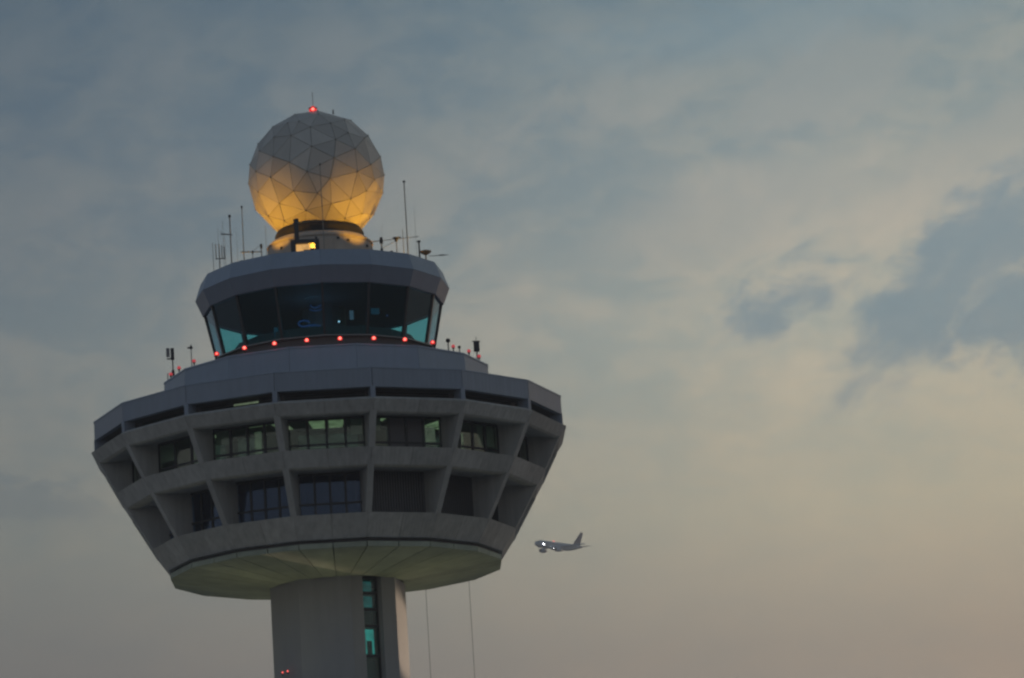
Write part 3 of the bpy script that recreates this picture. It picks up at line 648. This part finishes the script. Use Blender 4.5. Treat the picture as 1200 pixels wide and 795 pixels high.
# local axes: +x forward (nose), +y port, z up; origin at the nose
fus = [(0, .12, -.35, 1), (-.4, .65, -.3, 1), (-1.2, 1.15, -.2, 1), (-2.4, 1.6, -.1, 1), (-4.2, 1.92, 0, 1), (-6, 2.0, 0, 1), (-24, 2.0, 0, 1), (-28, 1.8, .2, 1), (-32, 1.25, .65, 1), (-35.5, .65, 1.05, 1), (-37.4, .2, 1.3, 1)]
loft(fus).build('fuselage', 'paint', AL, smooth=True)
loft([(-12, .3, -1.6, 1.5), (-14, .8, -1.65, 2.2), (-19, .85, -1.65, 2.2), (-22, .3, -1.6, 1.5)], 14).build('belly_fairing', 'paint', AL, smooth=True)
def wing(root, tip, cr, ct, th, name, mt='paint'):
    root, tip = Vector(root), Vector(tip); mb = MB(); vs = []
    up_ = Vector((0, 0, 1)) if abs(tip.z-root.z) < abs(tip.y-root.y) else Vector((0, 1, 0))
    for p, ch, t in ((root, cr, th), (tip, ct, th*.45)):
        for u, h in ((0, 0), (.12, .55), (.4, .8), (1, .05), (.4, -.4), (.12, -.4)): vs.append(p+Vector((-u*ch, 0, 0))+up_*(h*t if up_.z else (h if h > 0 else h*1.8)*t*.5))
    return mb.add(vs, [(i, (i+1) % 6, 6+(i+1) % 6, 6+i) for i in range(6)]+[tuple(range(6))[::-1], tuple(range(6, 12))]).build(name, mt, AL)
for sg in (1, -1):
    wing((-11.5, sg*1.6, -1.2), (-19.6, sg*17.0, .5), 7.2, 1.6, .9, 'wing')
    MB().tube((0, 0, 0), (0, 0, 0.01), .01, n=3)
    wing((-32.2, sg*.6, .9), (-36.0, sg*6.2, 1.5), 3.4, 1.3, .35, 'tailplane')
    e = loft([(-10.2, 1.0, -2.75, 1), (-10.6, 1.18, -2.75, 1), (-12.6, 1.2, -2.75, 1), (-14.6, .75, -2.7, 1)], 16)
    for i in range(len(e.v)): x, y, z = e.v[i]; e.v[i] = (x, y+sg*5.75, z)
    eng = e.build('engine', 'paint', AL, smooth=True)
    MB().tube((-10.15, sg*5.75, -2.75), (-10.0, sg*5.75, -2.75), .95, .3, 14).build('fan', 'acglass', eng)
    wing((-11.6, sg*5.75, -1.6), (-12.0, sg*5.8, -.9), 3.6, 3.8, .4, 'pylon')
wing((-28.8, 0, 1.6), (-35.0, 0, 8.9), 6.0, 2.0, .5, 'tail_fin', 'paintblue')
fu = AL
for k in range(30): MB().box((-5.2-k*.85, 1.93, .45), (.32, .14, .42)).build('cabin_window', 'acglass', fu)
MB().box((-1.75, .0, .95), (.8, 2.0, .5)).build('cockpit_window', 'acglass', fu)
MB().ball((-4.9, 1.95, -.15), .32, 8, 6).build('landing_light', 'landlamp', AL)
MB().ball((-11.3, 2.6, -1.75), .11, 8, 6).build('wing_light', 'landlamp', AL)
MB().ball((-14.5, 0, 2.25), .34, 8, 6).build('red_beacon', 'redcore', AL)
# heading: to the left and towards the viewer, nose up
psi = R(43.0); hd = Vector((-cos(psi), -sin(psi), 0)); pitch = R(1.2)
fw = (hd*cos(pitch)+Vector((0, 0, 1))*sin(pitch)).normalized(); pt = Vector((0, 0, 1)).cross(fw).normalized(); pt = (Matrix.Rotation(R(-6), 3, fw) @ pt); upv = fw.cross(pt)
c0 = Vector((110.4, 1602.4, 313.9))
AL.matrix_world = Matrix(((fw.x, pt.x, upv.x, c0.x), (fw.y, pt.y, upv.y, c0.y), (fw.z, pt.z, upv.z, c0.z), (0, 0, 0, 1))) @ Matrix.Translation((4.6, -2.0, .3))

# ------------------------------------------------------------------ evening haze
hz = MB().box((0, 0, 169.5), (4600, 4600, 341)).build('haze', 'dark'); hz.data.materials.clear()
hm = bpy.data.materials.new('haze_air'); hm.use_nodes = True; hg = NG(hm.node_tree); hg.n.clear()
pv = hg.new('ShaderNodeVolumePrincipled'); pv.inputs['Color'].default_value = (.97, .96, 1.0, 1); pv.inputs['Density'].default_value = 4.2e-4; pv.inputs['Anisotropy'].default_value = .3
hg.l.new(pv.outputs[0], hg.new('ShaderNodeOutputMaterial').inputs['Volume'])
hz.data.materials.append(hm); hz['kind'] = 'stuff'
